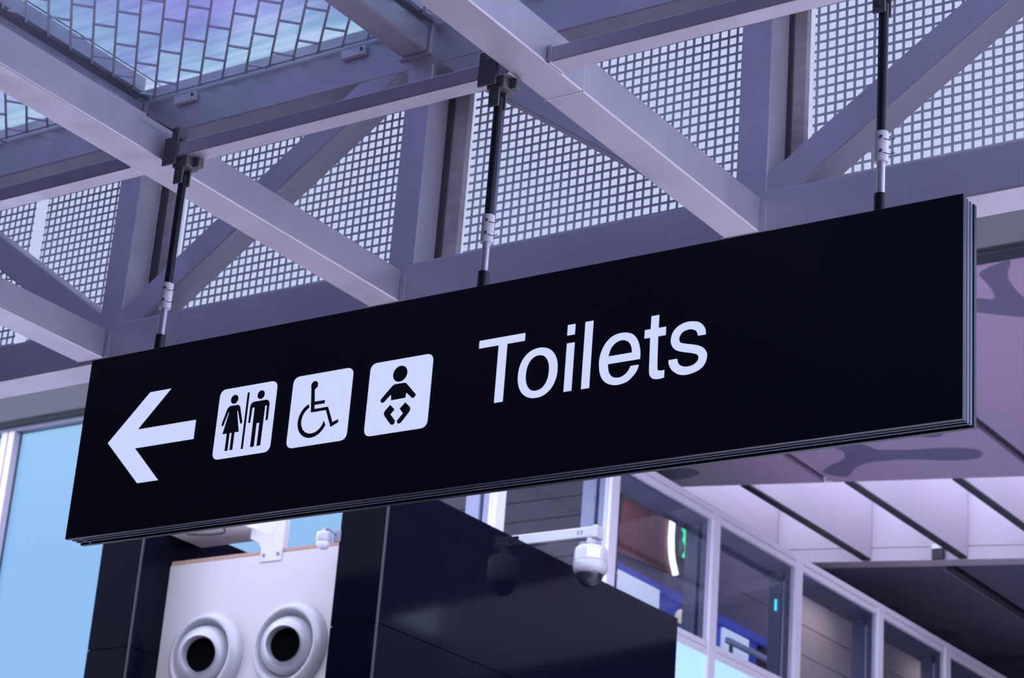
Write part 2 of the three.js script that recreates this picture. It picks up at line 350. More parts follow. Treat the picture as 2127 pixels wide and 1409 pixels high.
// ------------------------------------------------------------------ the hanging sign
{
  const X = -5.285, Y = 3.568, W = 3.112, H = 0.623, S = 0.001;
  const t = thing('hanging_sign', 'long black illuminated Toilets sign with arrow and pictograms hung on three rods', 'sign', [-3.729, 3.568, -5.042]);
  part(t, 'front_panel', box(X, X + W, Y, Y + H, -5.016, -5.0, 0.002), M.signFace);
  part(t, 'back_panel', box(X, X + W, Y, Y + H, -5.087, -5.071, 0.002), M.signFace);
  part(t, 'frame', box(X + 0.006, X + W - 0.006, Y + 0.007, Y + H - 0.006, -5.0715, -5.0155, 0.002), M.signFrame);
  for (const z of [-5.034, -5.054]) part(t, 'frame_rib', box(X + 0.002, X + W - 0.002, Y + 0.003, Y + H - 0.002, z - 0.004, z + 0.004, 0.001), M.signFrame);
  for (const x of [X + 0.004, X + W - 0.010]) part(t, 'end_cap', box(x, x + 0.006, Y + 0.004, Y + H - 0.004, -5.070, -5.017, 0.001), M.signCap);
  part(t, 'corner_joint', box(X + 0.047, X + 0.052, Y + 0.001, Y + 0.02, -5.070, -5.017, 0.001), M.signCap);
  const ext = (shape, d) => new THREE.ExtrudeGeometry(shape, { depth: d, bevelEnabled: false, curveSegments: 24 });
  const put = (parent, name, shape, z, d, mat, label) => part(parent, name, ext(shape, 1).scale(S, S, d).translate(X, Y, z), mat, label);
  const putMany = (parent, name, shapes, z, d, mat, label) => part(parent, name, mergeGeometries(shapes.map((s) => ext(s, 1))).scale(S, S, d).translate(X, Y, z), mat, label);
  put(t, 'arrow', poly([[132, 313], [291, 468], [381, 468], [257, 344], [508, 344], [508, 280], [257, 280], [379, 158], [289, 158]]), -5.0005, 0.0018, M.glow, 'glowing white arrow pointing to the sign\'s left end');
  const tile = (x) => {
    const s = new THREE.Shape(), a = x, b = x + 234, c = 197, d = 431, r = 26;
    s.moveTo(a + r, c); s.lineTo(b - r, c); s.quadraticCurveTo(b, c, b, c + r); s.lineTo(b, d - r); s.quadraticCurveTo(b, d, b - r, d);
    s.lineTo(a + r, d); s.quadraticCurveTo(a, d, a, d - r); s.lineTo(a, c + r); s.quadraticCurveTo(a, c, a + r, c); return s;
  };
  const disc = (x, y, rx, ry = rx) => { const s = new THREE.Shape(); s.absellipse(x, y, rx, ry, 0, Math.PI * 2); return s; };
  const F = -4.9988, D = 0.0008;
  const p1 = put(t, 'pictogram_tile', tile(599), -5.0005, 0.0018, M.glow, 'white tile with a woman, a bar and a man');
  putMany(p1, 'woman_figure', [disc(663, 391.5, 15.2, 15), poly([[647, 371], [682, 371], [690, 364], [707, 311], [705, 305], [699, 306], [683, 350], [680, 350], [697, 279], [680, 279], [680, 222], [668, 221], [668, 279], [660, 279], [660, 221], [648, 221], [648, 279], [630, 279], [647, 350], [644, 350], [629, 306], [622, 308], [621, 313], [638, 364]])], F, D, M.ink);
  put(p1, 'divider_bar', poly([[714.5, 219], [723, 219], [723, 407], [714.5, 407]]), F, D, M.ink);
  putMany(p1, 'man_figure', [disc(771.5, 392, 14.5), poly([[745, 372], [797, 372], [806, 368], [811, 358], [811, 304], [802, 302], [801, 352], [794, 352], [793, 222], [778, 221], [778, 298], [767, 298], [767, 221], [752, 221], [751, 352], [742, 352], [740, 302], [732, 304], [732, 359], [736, 368]])], F, D, M.ink);
  const p2 = put(t, 'pictogram_tile', tile(898), -5.0005, 0.0018, M.glow, 'white tile with a wheelchair user');
  const ring = new THREE.Shape(), A0 = 1.95, A1 = 5.88;
  for (let i = 0; i <= 48; i++) { const a = A0 + (A1 - A0) * i / 48, p = [992 + 58 * Math.cos(a), 279 + 58 * Math.sin(a)]; i ? ring.lineTo(...p) : ring.moveTo(...p); }
  for (let i = 48; i >= 0; i--) { const a = A0 + 0.06 + (A1 - 0.02 + 0.16 - A0) * i / 48; ring.lineTo(993 + 45 * Math.cos(a), 280 + 45 * Math.sin(a)); }
  putMany(p2, 'wheelchair_figure', [disc(985, 393, 13.5), ring, poly([[973, 388], [987, 383], [993, 338], [1033, 338], [1033, 327], [994, 327], [995, 314], [1048, 314], [1072, 261], [1092, 268], [1095, 258], [1066, 246], [1041, 304], [982, 304]])], F, D, M.ink);
  const p3 = put(t, 'pictogram_tile', tile(1198), -5.0005, 0.0018, M.glow, 'white tile with a baby in a nappy');
  putMany(p3, 'baby_figure', [disc(1314, 382.5, 26.5, 25.5), poly([[1298, 351], [1334, 351], [1341, 348], [1380, 308], [1379, 303], [1374, 298], [1368, 297], [1344, 318], [1342, 302], [1289, 301], [1287, 320], [1262, 298], [1254, 298], [1249, 304], [1251, 310], [1290, 348]]),
    poly([[1288, 287], [1306, 270], [1292, 256], [1311, 235], [1311, 227], [1306, 222], [1299, 222], [1293, 227], [1269, 255], [1267, 264], [1270, 270]]), poly([[1344, 287], [1363, 270], [1365, 262], [1362, 255], [1335, 225], [1328, 222], [1322, 224], [1319, 230], [1321, 235], [1339, 253], [1325, 270]])], F, D, M.ink);
  const sup = (x, y, rx, ry, Kind) => { const k = [], n = 64; for (let i = 0; i < n; i++) { const a = i / n * Math.PI * 2, c = Math.cos(a), s = Math.sin(a), e = 2 / 2.18; k.push(new THREE.Vector2(x + rx * Math.sign(c) * Math.abs(c) ** e, y + ry * Math.sign(s) * Math.abs(s) ** e)); } return new Kind(k); };
  const letter = (shapes, which) => putMany(t, 'letter', shapes, -5.0005, 0.0018, M.glow, 'glowing letter ' + which);
  const rect = (a, b, c, d) => poly([[a, c], [b, c], [b, d], [a, d]]);
  letter([poly([[1597, 420], [1597, 444], [1758, 444], [1758, 420], [1697, 420], [1697, 241], [1667, 241], [1667, 420]])], 'T');
  const o = sup(1811.5, 313, 67.5, 76.5, THREE.Shape); o.holes.push(sup(1810.5, 312.5, 40, 54.5, THREE.Path)); letter([o], 'o');
  letter([rect(1904.5, 1930, 413, 445), rect(1905.5, 1931.5, 241, 388)], 'i');
  letter([rect(1964, 1990.5, 241, 445)], 'l');
  const e = outline([[[2153, 304], [2152, 330], [2142, 362], [2122, 384], [2090, 392], [2058, 386], [2035, 366], [2022, 338], [2019, 310], [2025, 276], [2041, 252], [2064, 240], [2088, 237], [2116, 243], [2136, 259], [2146, 273], [2150, 287]], [[2150, 287], [2124, 287]], [[2124, 287], [2114, 270], [2098, 260], [2084, 258], [2066, 263], [2053, 279], [2048, 304]], [[2048, 304], [2153, 304]]]);
  e.holes.push(outline([[[2048, 327], [2055, 350], [2070, 365], [2090, 370], [2110, 363], [2122, 347], [2126, 327]], [[2126, 327], [2048, 327]]], THREE.Path)); letter([e], 'e');
  letter([outline([[[2183, 427], [2183, 388]], [[2164, 388], [2164, 363]], [[2164, 363], [2183, 363]], [[2183, 363], [2185, 264]], [[2185, 264], [2188, 250], [2198, 239], [2214, 235.5], [2234, 237]], [[2234, 237], [2234, 259]], [[2234, 259], [2219, 259], [2212, 264], [2210, 276]], [[2210, 276], [2208, 363]], [[2208, 363], [2232, 363]], [[2232, 363], [2232, 388]], [[2232, 388], [2208, 388]], [[2208, 388], [2208, 427]]])], 't');
  letter([outline([[[2360, 345], [2336, 345]], [[2336, 345], [2330, 359], [2316, 367], [2302, 368], [2286, 363], [2278, 353], [2276, 343], [2281, 333], [2297, 327], [2331, 318], [2352, 308], [2364, 294], [2367, 279], [2360, 257], [2341, 242], [2308, 235], [2281, 239], [2259, 254], [2248, 272], [2246, 286]], [[2246, 286], [2273, 286]], [[2273, 286], [2278, 271], [2292, 261], [2308, 258], [2326, 261], [2338, 270], [2341, 280], [2336, 289], [2320, 296], [2287, 305], [2266, 314], [2254, 328], [2250, 345], [2255, 366], [2270, 382], [2292, 390], [2310, 391], [2334, 386], [2350, 374], [2358, 360], [2360, 345]]])], 's');
}

// ------------------------------------------------------------------ the rods it hangs on
function hanger(x, label, clampSide) {
  const z = -5.043, t = thing('hanging_rod', label, 'rod', [x, 4.19, z], 'rods that carry the sign');
  part(t, 'rod', cyl(x, 4.43, 4.84, z, 0.0142), M.rodBlack, 'matt black rod');
  part(t, 'sleeve', cyl(x, 4.352, 4.441, z, 0.0196), M.collar, 'white connecting sleeve');
  part(t, 'lower_tube', cyl(x, 4.24, 4.356, z, 0.0118), M.tubeSilver, 'silver lower tube');
  part(t, 'foot', cyl(x, 4.186, 4.256, z, 0.0175), M.rodBlack);
  part(t, 'foot_plate', box(x - 0.045, x + 0.045, 4.186, 4.198, z - 0.02, z + 0.02, 0.002), M.rodBlack);
  for (const y of [4.378, 4.42]) {
    part(t, 'screw', rod([x + 0.004, y, z + 0.014], [x + 0.010, y - 0.001, z + 0.024], 0.0042), M.bolt);
    part(t, 'wire_tail', tube([[x + 0.012, y - 0.004, z + 0.014], [x + 0.030, y - 0.012, z + 0.012], [x + 0.045, y - 0.010, z + 0.010]], 0.0013, 12), M.bolt);
  }
  // clevis: two cheeks with a bolt, and a clamp gripping the purlin
  for (const s of [-1, 1]) part(t, 'clevis_cheek', box(x - 0.024, x + 0.014, 4.806, 4.90, z + s * 0.019 - 0.004, z + s * 0.019 + 0.004, 0.004), M.bracket);
  part(t, 'clevis_bolt', rod([x - 0.006, 4.832, z - 0.03], [x - 0.006, 4.832, z + 0.03], 0.009), M.bolt);
  part(t, 'clamp_body', box(x - 0.03, x + 0.034, 4.864, 4.902, z - 0.034, z + 0.03, 0.004), M.bracket);
  part(t, 'clamp_jaw', box(x + 0.012, x + 0.06, 4.868, 4.90, z - 0.03, z - 0.002, 0.004), M.bracket);
  if (clampSide) {
    part(t, 'clamp_plate', box(x - 0.066, x - 0.006, 4.872, 4.975, z + 0.037, z + 0.046, 0.002), M.bracket);
    part(t, 'clamp_hook', box(x - 0.036, x - 0.006, 4.972, 5.01, z + 0.0, z + 0.046, 0.003), M.bracket);
    part(t, 'threaded_stud', rod([x - 0.03, 4.998, z + 0.03], [x - 0.034, 5.0, z + 0.175], 0.005), M.bolt);
  } else {
    part(t, 'clamp_plate', box(x - 0.055, x + 0.012, 4.872, 4.962, z + 0.037, z + 0.046, 0.002), M.bracket);
    part(t, 'clamp_hook', box(x - 0.055, x - 0.03, 4.956, 4.99, z - 0.03, z + 0.046, 0.003), M.bracket);
  }
}
hanger(-5.027, 'black hanging rod with white sleeve above the arrow end of the sign', true);
hanger(-3.727, 'black hanging rod with white sleeve above the word at the sign\'s middle', false);
hanger(-2.430, 'black hanging rod with white sleeve above the blank end of the sign', false);

// ------------------------------------------------------------------ far hall: bulkhead, glass wall, ceiling with skylight slot
{
  const b = struct('wall_bulkhead');
  part(b, 'bulkhead', plainBox(-22, 3.2, 8.905, 9.42, -15.4, -15.06), M.bulkhead);
  part(b, 'shadow_gap', plainBox(-22, 3.2, 8.878, 8.905, -15.3, -15.12), M.gasket);
  const w = struct('window_12');
  part(w, 'head_frame', box(-22, -12.5, 8.835, 8.878, -15.3, -15.19, 0.006), M.frameGrey);
  for (const x of [-19.7, -17.1, -14.55]) { part(w, 'mullion', box(x - 0.095, x - 0.012, 0, 8.835, -15.3, -15.18, 0.006), M.slotLav); part(w, 'mullion', box(x + 0.005, x + 0.088, 0, 8.835, -15.3, -15.18, 0.006), M.slotLav); }
  for (const [a, c] of [[-22, -19.795], [-19.612, -17.195], [-17.012, -14.645], [-14.462, -12.5]]) part(w, 'frosted_pane', plainBox(a, c, 0, 8.835, -15.27, -15.262), M.frost);
}
const skew = (x) => -19.40 - 0.2698 * (x + 11.586), fasc = (x) => -22.36 - 0.2655 * (x + 11.52);
{
  const c = struct('ceiling_2');
  const strip = (a, b, z0, z1, print) => poly([[a, z0(a)], [b, z0(b)], [b, z1(b)], [a, z1(a)]]);
  const P = [[-12.6, -10.105], [-10.02, -8.035], [-7.925, -5.94], [-5.85, -3.86], [-3.77, -1.78], [-1.69, 0.3], [0.39, 3.0]];
  const panels = P.map(([a, b]) => part(c, 'ceiling_panel', slab(strip(a, b, () => -15.3, skew), 8.9, 8.95), M.soffit));
  part(c, 'ceiling_backing', slab(strip(-12.6, 3, () => -15.3, skew), 9.0, 9.06), M.darkVoid);
  for (const [a, b] of [[-10.105, -10.02], [-8.035, -7.925], [-5.94, -5.85]]) part(c, 'groove_channel', box(a + 0.004, b - 0.004, 8.94, 9.0, -15.3, skew(a) + 0.05, 0.002), M.track);
  const print = (panel, pts) => {                                        // flat printed shapes on the ceiling panels
    const s = outline([[...pts, pts[0]]]);
    part(panel, 'printed_shape', slab(s, 8.8975, 8.9002), M.soffitPrint, 'dark printed curve');
  };
  print(panels[0], [[-11.9, -18.9], [-11.5, -18.82], [-11.24, -18.84], [-11.14, -19.02], [-11.22, -19.13], [-11.42, -19.17], [-11.7, -19.15]]);
  print(panels[1], [[-9.98, -19.5], [-9.85, -19.36], [-9.6, -19.2], [-9.5, -18.98], [-9.55, -18.8], [-9.3, -18.8], [-9.2, -18.95], [-9.16, -19.07], [-8.88, -19.18], [-8.62, -19.23], [-8.4, -19.31], [-8.28, -19.41], [-8.29, -19.55], [-8.39, -19.65], [-8.58, -19.63], [-8.78, -19.55], [-9.0, -19.44], [-9.26, -19.39], [-9.43, -19.39], [-9.61, -19.49], [-9.8, -19.7], [-9.92, -19.62]]);
  print(panels[1], [[-8.64, -18.84], [-8.54, -18.93], [-8.42, -18.9], [-8.36, -18.7], [-8.5, -18.4], [-8.66, -18.6]]);
  print(panels[2], [[-6.46, -15.4], [-6.29, -15.36], [-6.38, -15.55], [-6.44, -15.71], [-6.47, -15.96], [-6.47, -16.1], [-6.5, -16.4], [-6.62, -16.46], [-6.75, -16.38], [-6.9, -16.25], [-7.1, -16.05], [-6.95, -15.95], [-6.81, -15.96], [-6.7, -16.02], [-6.64, -15.86], [-6.62, -15.68], [-6.6, -15.5]]);
  for (const x of [-10.06, -7.98]) part(c, 'groove_end', box(x - 0.03, x + 0.03, 8.90, 8.96, skew(x) - 0.005, skew(x) + 0.03, 0.002), M.white);
  // sloping edge of the slot and the tall lavender fascia beyond it
  const f = struct('wall_fascia');
  part(f, 'fascia', uvBox(slab(poly([[-13.5, fasc(-13.5)], [3, fasc(3)], [3, fasc(3) - 0.25], [-13.5, fasc(-13.5) - 0.25]]), 9.06, 10.4)), M.slotLav);
  part(f, 'fascia_rail', uvBox(slab(poly([[-13.5, fasc(-13.5) + 0.006], [3, fasc(3) + 0.006], [3, fasc(3) - 0.25], [-13.5, fasc(-13.5) - 0.25]]), 8.9, 9.05)), M.slotLav);
  const d = struct('ceiling_3');  // same panels as the soffit, their shade put into the colour
  for (const [a, b] of [[-13.5, -10.2], [-10.07, -8.0], [-7.9, -5.9], [-5.8, -3.0], [-2.9, 3]]) {
    const pn = part(d, 'ceiling_panel', slab(strip(a, b, (x) => fasc(x) - 0.25, () => -45), 8.9, 8.95), M.soffitUnlit);
    if (a < -7.5) for (let k = 0; k < 7; k++) {
      const cx = a + (b - a) * (0.2 + 0.6 * rnd()), cz = -24.4 - k * 1.35, rx = 0.35 + 0.55 * rnd(), rz = 0.18 + 0.25 * rnd(), pts = [];
      for (let i = 0; i < 9; i++) { const t = i / 9 * 6.283, r = 0.75 + 0.5 * rnd(); pts.push([Math.max(a + 0.02, Math.min(b - 0.02, cx + rx * r * Math.cos(t))), cz + rz * r * Math.sin(t)]); }
      part(pn, 'printed_shape', slab(outline([[...pts, pts[0]]]), 8.8975, 8.9002), M.soffitUnlitPrint, 'dark printed curve');
    }
  }
  part(d, 'ceiling_backing', slab(strip(-13.5, 3, (x) => fasc(x) - 0.25, () => -45), 9.0, 9.06), M.darkVoid);
}
{
  const t = struct('trim_2');                                            // skylight slot: white upright baffles
  for (const x of [-11.97, -10.925, -9.88, -8.83, -7.785, -6.74, -5.7]) {
    const z0 = skew(x) - 0.03, z1 = fasc(x) + 0.03;
    const b = part(t, 'baffle', box(x - 0.05, x + 0.05, 8.92, 9.75, z1, z0, 0.004), M.slotLav);
    part(b, 'bottom_strip', box(x - 0.048, x + 0.048, 8.9, 8.919, z1, z0, 0.002), M.track, 'dark strip along the bottom edge');
  }
}
{
  const t = thing('ceiling_rail', 'dark rail running along the dark ceiling from a small white bracket', 'rail', [-10.13, 8.9, -22.75]);
  part(t, 'rail', box(-10.185, -10.09, 8.86, 8.9, -40, -22.99, 0.003), M.track);
  part(t, 'rail_edge', box(-10.215, -10.187, 8.865, 8.9, -40, -22.99, 0.003), M.railEdge);
  part(t, 'bracket', box(-10.22, -10.08, 8.90, 9.02, fasc(-10.15) + 0.008, fasc(-10.15) + 0.05, 0.004), M.track);
  part(t, 'bracket_cap', box(-10.22, -10.08, 9.02, 9.075, fasc(-10.15) + 0.008, fasc(-10.15) + 0.055, 0.004), M.white);
  const s = thing('ceiling_duct', 'slim grey duct showing past the blank end of the sign', 'duct', [-6.3, 9.6, -16.4]);
  const A = new THREE.Vector3(-8.5, 9.6, -15.38), B = new THREE.Vector3(-4.5, 9.6, -17.6);
  part(s, 'duct', uvBox(new RoundedBoxGeometry(A.distanceTo(B), 0.1, 0.3, 2, 0.01)).rotateY(-Math.atan2(B.z - A.z, B.x - A.x)).translate(-6.5, 9.6, -16.6), M.steel);
  for (const x of [-7.9, -5.1]) part(s, 'hanger_strap', box(x - 0.02, x + 0.02, 9.05, 9.56, -16.6 - (x + 6.5) * 0.55 - 0.01, -16.6 - (x + 6.5) * 0.55 + 0.01, 0.002), M.steelDark);
}

// ------------------------------------------------------------------ black glass boxes and the white panel between them
function blackBox(x0, x1, zF, zB, label, trimRight) {
  const t = thing('glass_pylon', label, 'wall', [(x0 + x1) / 2, 0, zF - 0.5]);
  part(t, 'core', plainBox(x0 + 0.01, x1 - 0.01, 0, 5.835, zB + 0.01, zF - 0.01), M.darkVoid);
  for (const [a, b] of [[4.936, 5.858], [3.2, 4.93], [0, 3.194]]) {
    part(t, 'side_panel', box(x1 - 0.012, x1, a, b, zB, zF - 0.014, 0.002), M.blackGlass);
    part(t, 'front_panel', box(x0, x1 - 0.014, a, b, zF - 0.012, zF, 0.002), M.blackFront);
    part(t, 'inner_panel', box(x0, x0 + 0.009, a, b, zB, zF - 0.014, 0.002), M.blackGlass);
  }
  part(t, 'corner_trim', box(x1 - 0.013, x1, 0, 5.858, zF - 0.013, zF, 0.003), M.blackTrim);
  return t;
}
blackBox(-8.69, -8.328, -10.5, -14.03, 'large glossy black glass wall with a dome camera in front of it');
blackBox(-10.73, -10.355, -10.5, -12.3, 'narrow glossy black pillar between the blue window and the white panel');
{
  const t = thing('ventilation_cabinet', 'white upright cabinet front with two round air nozzles between the black walls', 'cabinet', [-9.5, 0, -10.83]);
  const sh = poly([[-10.35, 0], [-8.692, 0], [-8.692, 5.548], [-10.35, 5.548]]);
  for (const [x, y] of [[-9.922, 4.9], [-9.222, 4.915]]) { const h = new THREE.Path(); h.absarc(x, y, 0.19, 0, Math.PI * 2); sh.holes.push(h); }
  part(t, 'front', uvBox(new THREE.ExtrudeGeometry(sh, { depth: 0.112, bevelEnabled: true, bevelSize: 0.004, bevelThickness: 0.004, bevelSegments: 2, curveSegments: 40 }).translate(0, 0, -10.896)), M.panelWhite);
  part(t, 'wood_edge', box(-10.35, -9.57, 5.553, 5.582, -10.9, -10.785, 0.003), M.timber, 'bare timber edge');
  part(t, 'wood_edge', box(-9.38, -8.692, 5.553, 5.582, -10.9, -10.785, 0.003), M.timber, 'bare timber edge');
  part(t, 'top_gap', box(-10.35, -8.692, 5.546, 5.555, -10.89, -10.79, 0.001), M.gasket);
}
function nozzle(x, y, label, R) {
  const z = -10.78, t = thing('air_nozzle', label, 'vent', [x, y, z], 'round air nozzles on the white panel');
  const k = R / 0.31, L = (pts) => new THREE.LatheGeometry(new THREE.SplineCurve(pts.map(([a, b]) => new THREE.Vector2(a * k, b * k))).getPoints(60), 64).rotateX(Math.PI / 2).translate(x, y, z);
  part(t, 'flange', L([[0.31, 0.0], [0.308, 0.02], [0.295, 0.048], [0.272, 0.07], [0.252, 0.076], [0.238, 0.068], [0.222, 0.035], [0.206, 0.014], [0.2, 0.012]]), M.whiteGloss);
  part(t, 'seat_ring', new THREE.TorusGeometry(0.199 * k, 0.006 * k, 10, 64).translate(x, y, z + 0.012 * k), M.mark);
  // ball with a round mouth, swivelled a little
  const ball = [], Rb = 0.205;
  for (let i = 0; i <= 24; i++) { const a = -0.15 + (0.94 + 0.15) * i / 24; ball.push([Rb * Math.cos(a), Rb * Math.sin(a) * 0.75 - 0.01]); }
  const mouth = [...ball, [0.120, 0.138], [0.116, 0.10], [0.112, -0.05]];
  const g = new THREE.LatheGeometry(mouth.map(([a, b]) => new THREE.Vector2(a * k, b * k)), 64).rotateX(Math.PI / 2).rotateY(0.32).rotateX(0.1).translate(x, y, z + 0.01);
  part(t, 'swivel_ball', g, M.whiteGloss);
  part(t, 'throat', new THREE.CylinderGeometry(0.115 * k, 0.115 * k, 0.10, 48).rotateX(Math.PI / 2).translate(0, 0, 0.02).rotateY(0.32).rotateX(0.1).translate(x, y, z), M.darkVoid, 'black plug standing for the shaded throat');  // closed black plug stands in for the shade inside the mouth
}
nozzle(-9.922, 4.90, 'round white air nozzle with black mouth, beside the narrow pillar', 0.305);
nozzle(-9.222, 4.915, 'round white air nozzle with black mouth, beside the large black wall', 0.295);
{
  const t = thing('flood_fixture', 'white box fixture on a post above the white panel, under the sign', 'fixture', [-9.6, 5.5, -10.87]);
  part(t, 'housing', box(-10.34, -9.69, 5.75, 6.02, -11.04, -10.70, 0.006), M.white);
  part(t, 'post', box(-9.485, -9.392, 5.552, 6.6, -10.835, -10.785, 0.004), M.postWhite);
  part(t, 'base_plate', box(-9.565, -9.385, 5.50, 5.60, -10.784, -10.772, 0.004), M.postWhite);
  const gs = outline([[[-9.572, 5.556], [-9.586, 5.604], [-9.621, 5.65], [-9.688, 5.68]], [[-9.688, 5.68], [-9.688, 5.76]], [[-9.688, 5.76], [-9.54, 5.70], [-9.49, 5.74], [-9.482, 5.82]], [[-9.482, 5.82], [-9.40, 5.82]], [[-9.40, 5.82], [-9.40, 5.556]], [[-9.40, 5.556], [-9.572, 5.556]]]);
  part(t, 'gusset', new THREE.ExtrudeGeometry(gs, { depth: 0.03, bevelEnabled: true, bevelSize: 0.003, bevelThickness: 0.003, bevelSegments: 2, curveSegments: 20 }).translate(0, 0, -10.83), M.postWhite);
  for (const x of [-9.535, -9.415]) part(t, 'bolt', new THREE.CylinderGeometry(0.012, 0.012, 0.012, 16).rotateX(Math.PI / 2).translate(x, 5.545, -10.772), M.mark);
  part(t, 'cable', tube([[-10.2, 5.744, -10.74], [-10.05, 5.742, -10.80], [-9.92, 5.743, -10.79], [-9.86, 5.746, -10.72]], 0.006, 24), M.mark);
}

// ------------------------------------------------------------------ dome cameras
{
  const x = -7.978, y = 5.70, z = -12.267, t = thing('dome_camera', 'white dome camera with smoked dome on a long arm over the black wall', 'camera', [x, y, z]);
  const L = (pts, n = 48) => new THREE.LatheGeometry(pts.map((p) => new THREE.Vector2(...p)), n).translate(x, 0, z);
  part(t, 'body', L([[0.0, 5.872], [0.06, 5.871], [0.092, 5.866], [0.106, 5.855], [0.111, 5.835], [0.112, 5.77], [0.1135, 5.765]]), M.whiteGloss);
  part(t, 'seam', L([[0.111, 5.766], [0.111, 5.760]]), M.mark);
  part(t, 'lower_ring', L([[0.1125, 5.762], [0.116, 5.755], [0.116, 5.715], [0.110, 5.695], [0.098, 5.682], [0.08, 5.678]]), M.whiteGloss);
  const dm = []; for (let i = 0; i <= 20; i++) { const a = i / 20 * Math.PI / 2; dm.push([0.088 * Math.cos(a), 5.684 - 0.092 * Math.sin(a)]); }
  part(t, 'dome', L(dm), M.smoke, 'smoked glossy dome');
  part(t, 'neck', cyl(x, 5.87, 5.93, z, 0.037), M.whiteGloss);
  part(t, 'neck_ring', cyl(x, 5.893, 5.902, z, 0.041), M.whiteGloss);
  part(t, 'arm', box(-8.62, -7.925, 5.927, 6.004, z - 0.04, z + 0.04, 0.01), M.whiteGloss);
  part(t, 'arm_cap', box(-7.955, -7.915, 5.921, 6.010, z - 0.046, z + 0.046, 0.012), M.whiteGloss);
  for (const dx of [0, 0.028]) part(t, 'arm_mark', box(-8.075 + dx, -8.058 + dx, 5.952, 5.982, z + 0.0395, z + 0.0412, 0.0004), M.mark);
  part(t, 'label_plate', new THREE.CylinderGeometry(0.1128, 0.1128, 0.06, 12, 1, true, 0.35, 0.75).translate(x, 5.805, z), M.sticker, 'pale label');
  part(t, 'mount_post', box(-8.62, -8.54, 5.2, 6.0, z - 0.04, z + 0.04, 0.006), M.blackTrim);
}
{
  const x = -8.776, z = -10.452, t = thing('dome_camera', 'small white dome camera at the top corner beside the white panel', 'camera', [x, 5.48, z]);
  const L = (pts) => new THREE.LatheGeometry(pts.map((p) => new THREE.Vector2(...p)), 36).translate(x, 0, z);
  part(t, 'neck', cyl(x, 5.527, 5.556, z, 0.014), M.whiteGloss);
  part(t, 'body', L([[0.0, 5.534], [0.03, 5.532], [0.045, 5.524], [0.049, 5.51], [0.05, 5.47], [0.046, 5.466]]), M.whiteGloss);
  const dm = []; for (let i = 0; i <= 14; i++) { const a = i / 14 * Math.PI / 2; dm.push([0.045 * Math.cos(a), 5.468 - 0.052 * Math.sin(a)]); }
  part(t, 'dome', L(dm), M.frameLav, 'grey lower dome');
  part(t, 'bracket', tube([[x, 5.552, z], [x + 0.03, 5.55, z], [x + 0.055, 5.53, z - 0.02], [x + 0.08, 5.52, z - 0.045]], 0.007, 20), M.mark);
  part(t, 'wall_plate', box(x + 0.05, x + 0.10, 5.47, 5.545, -10.498, -10.485, 0.003), M.mark);
}

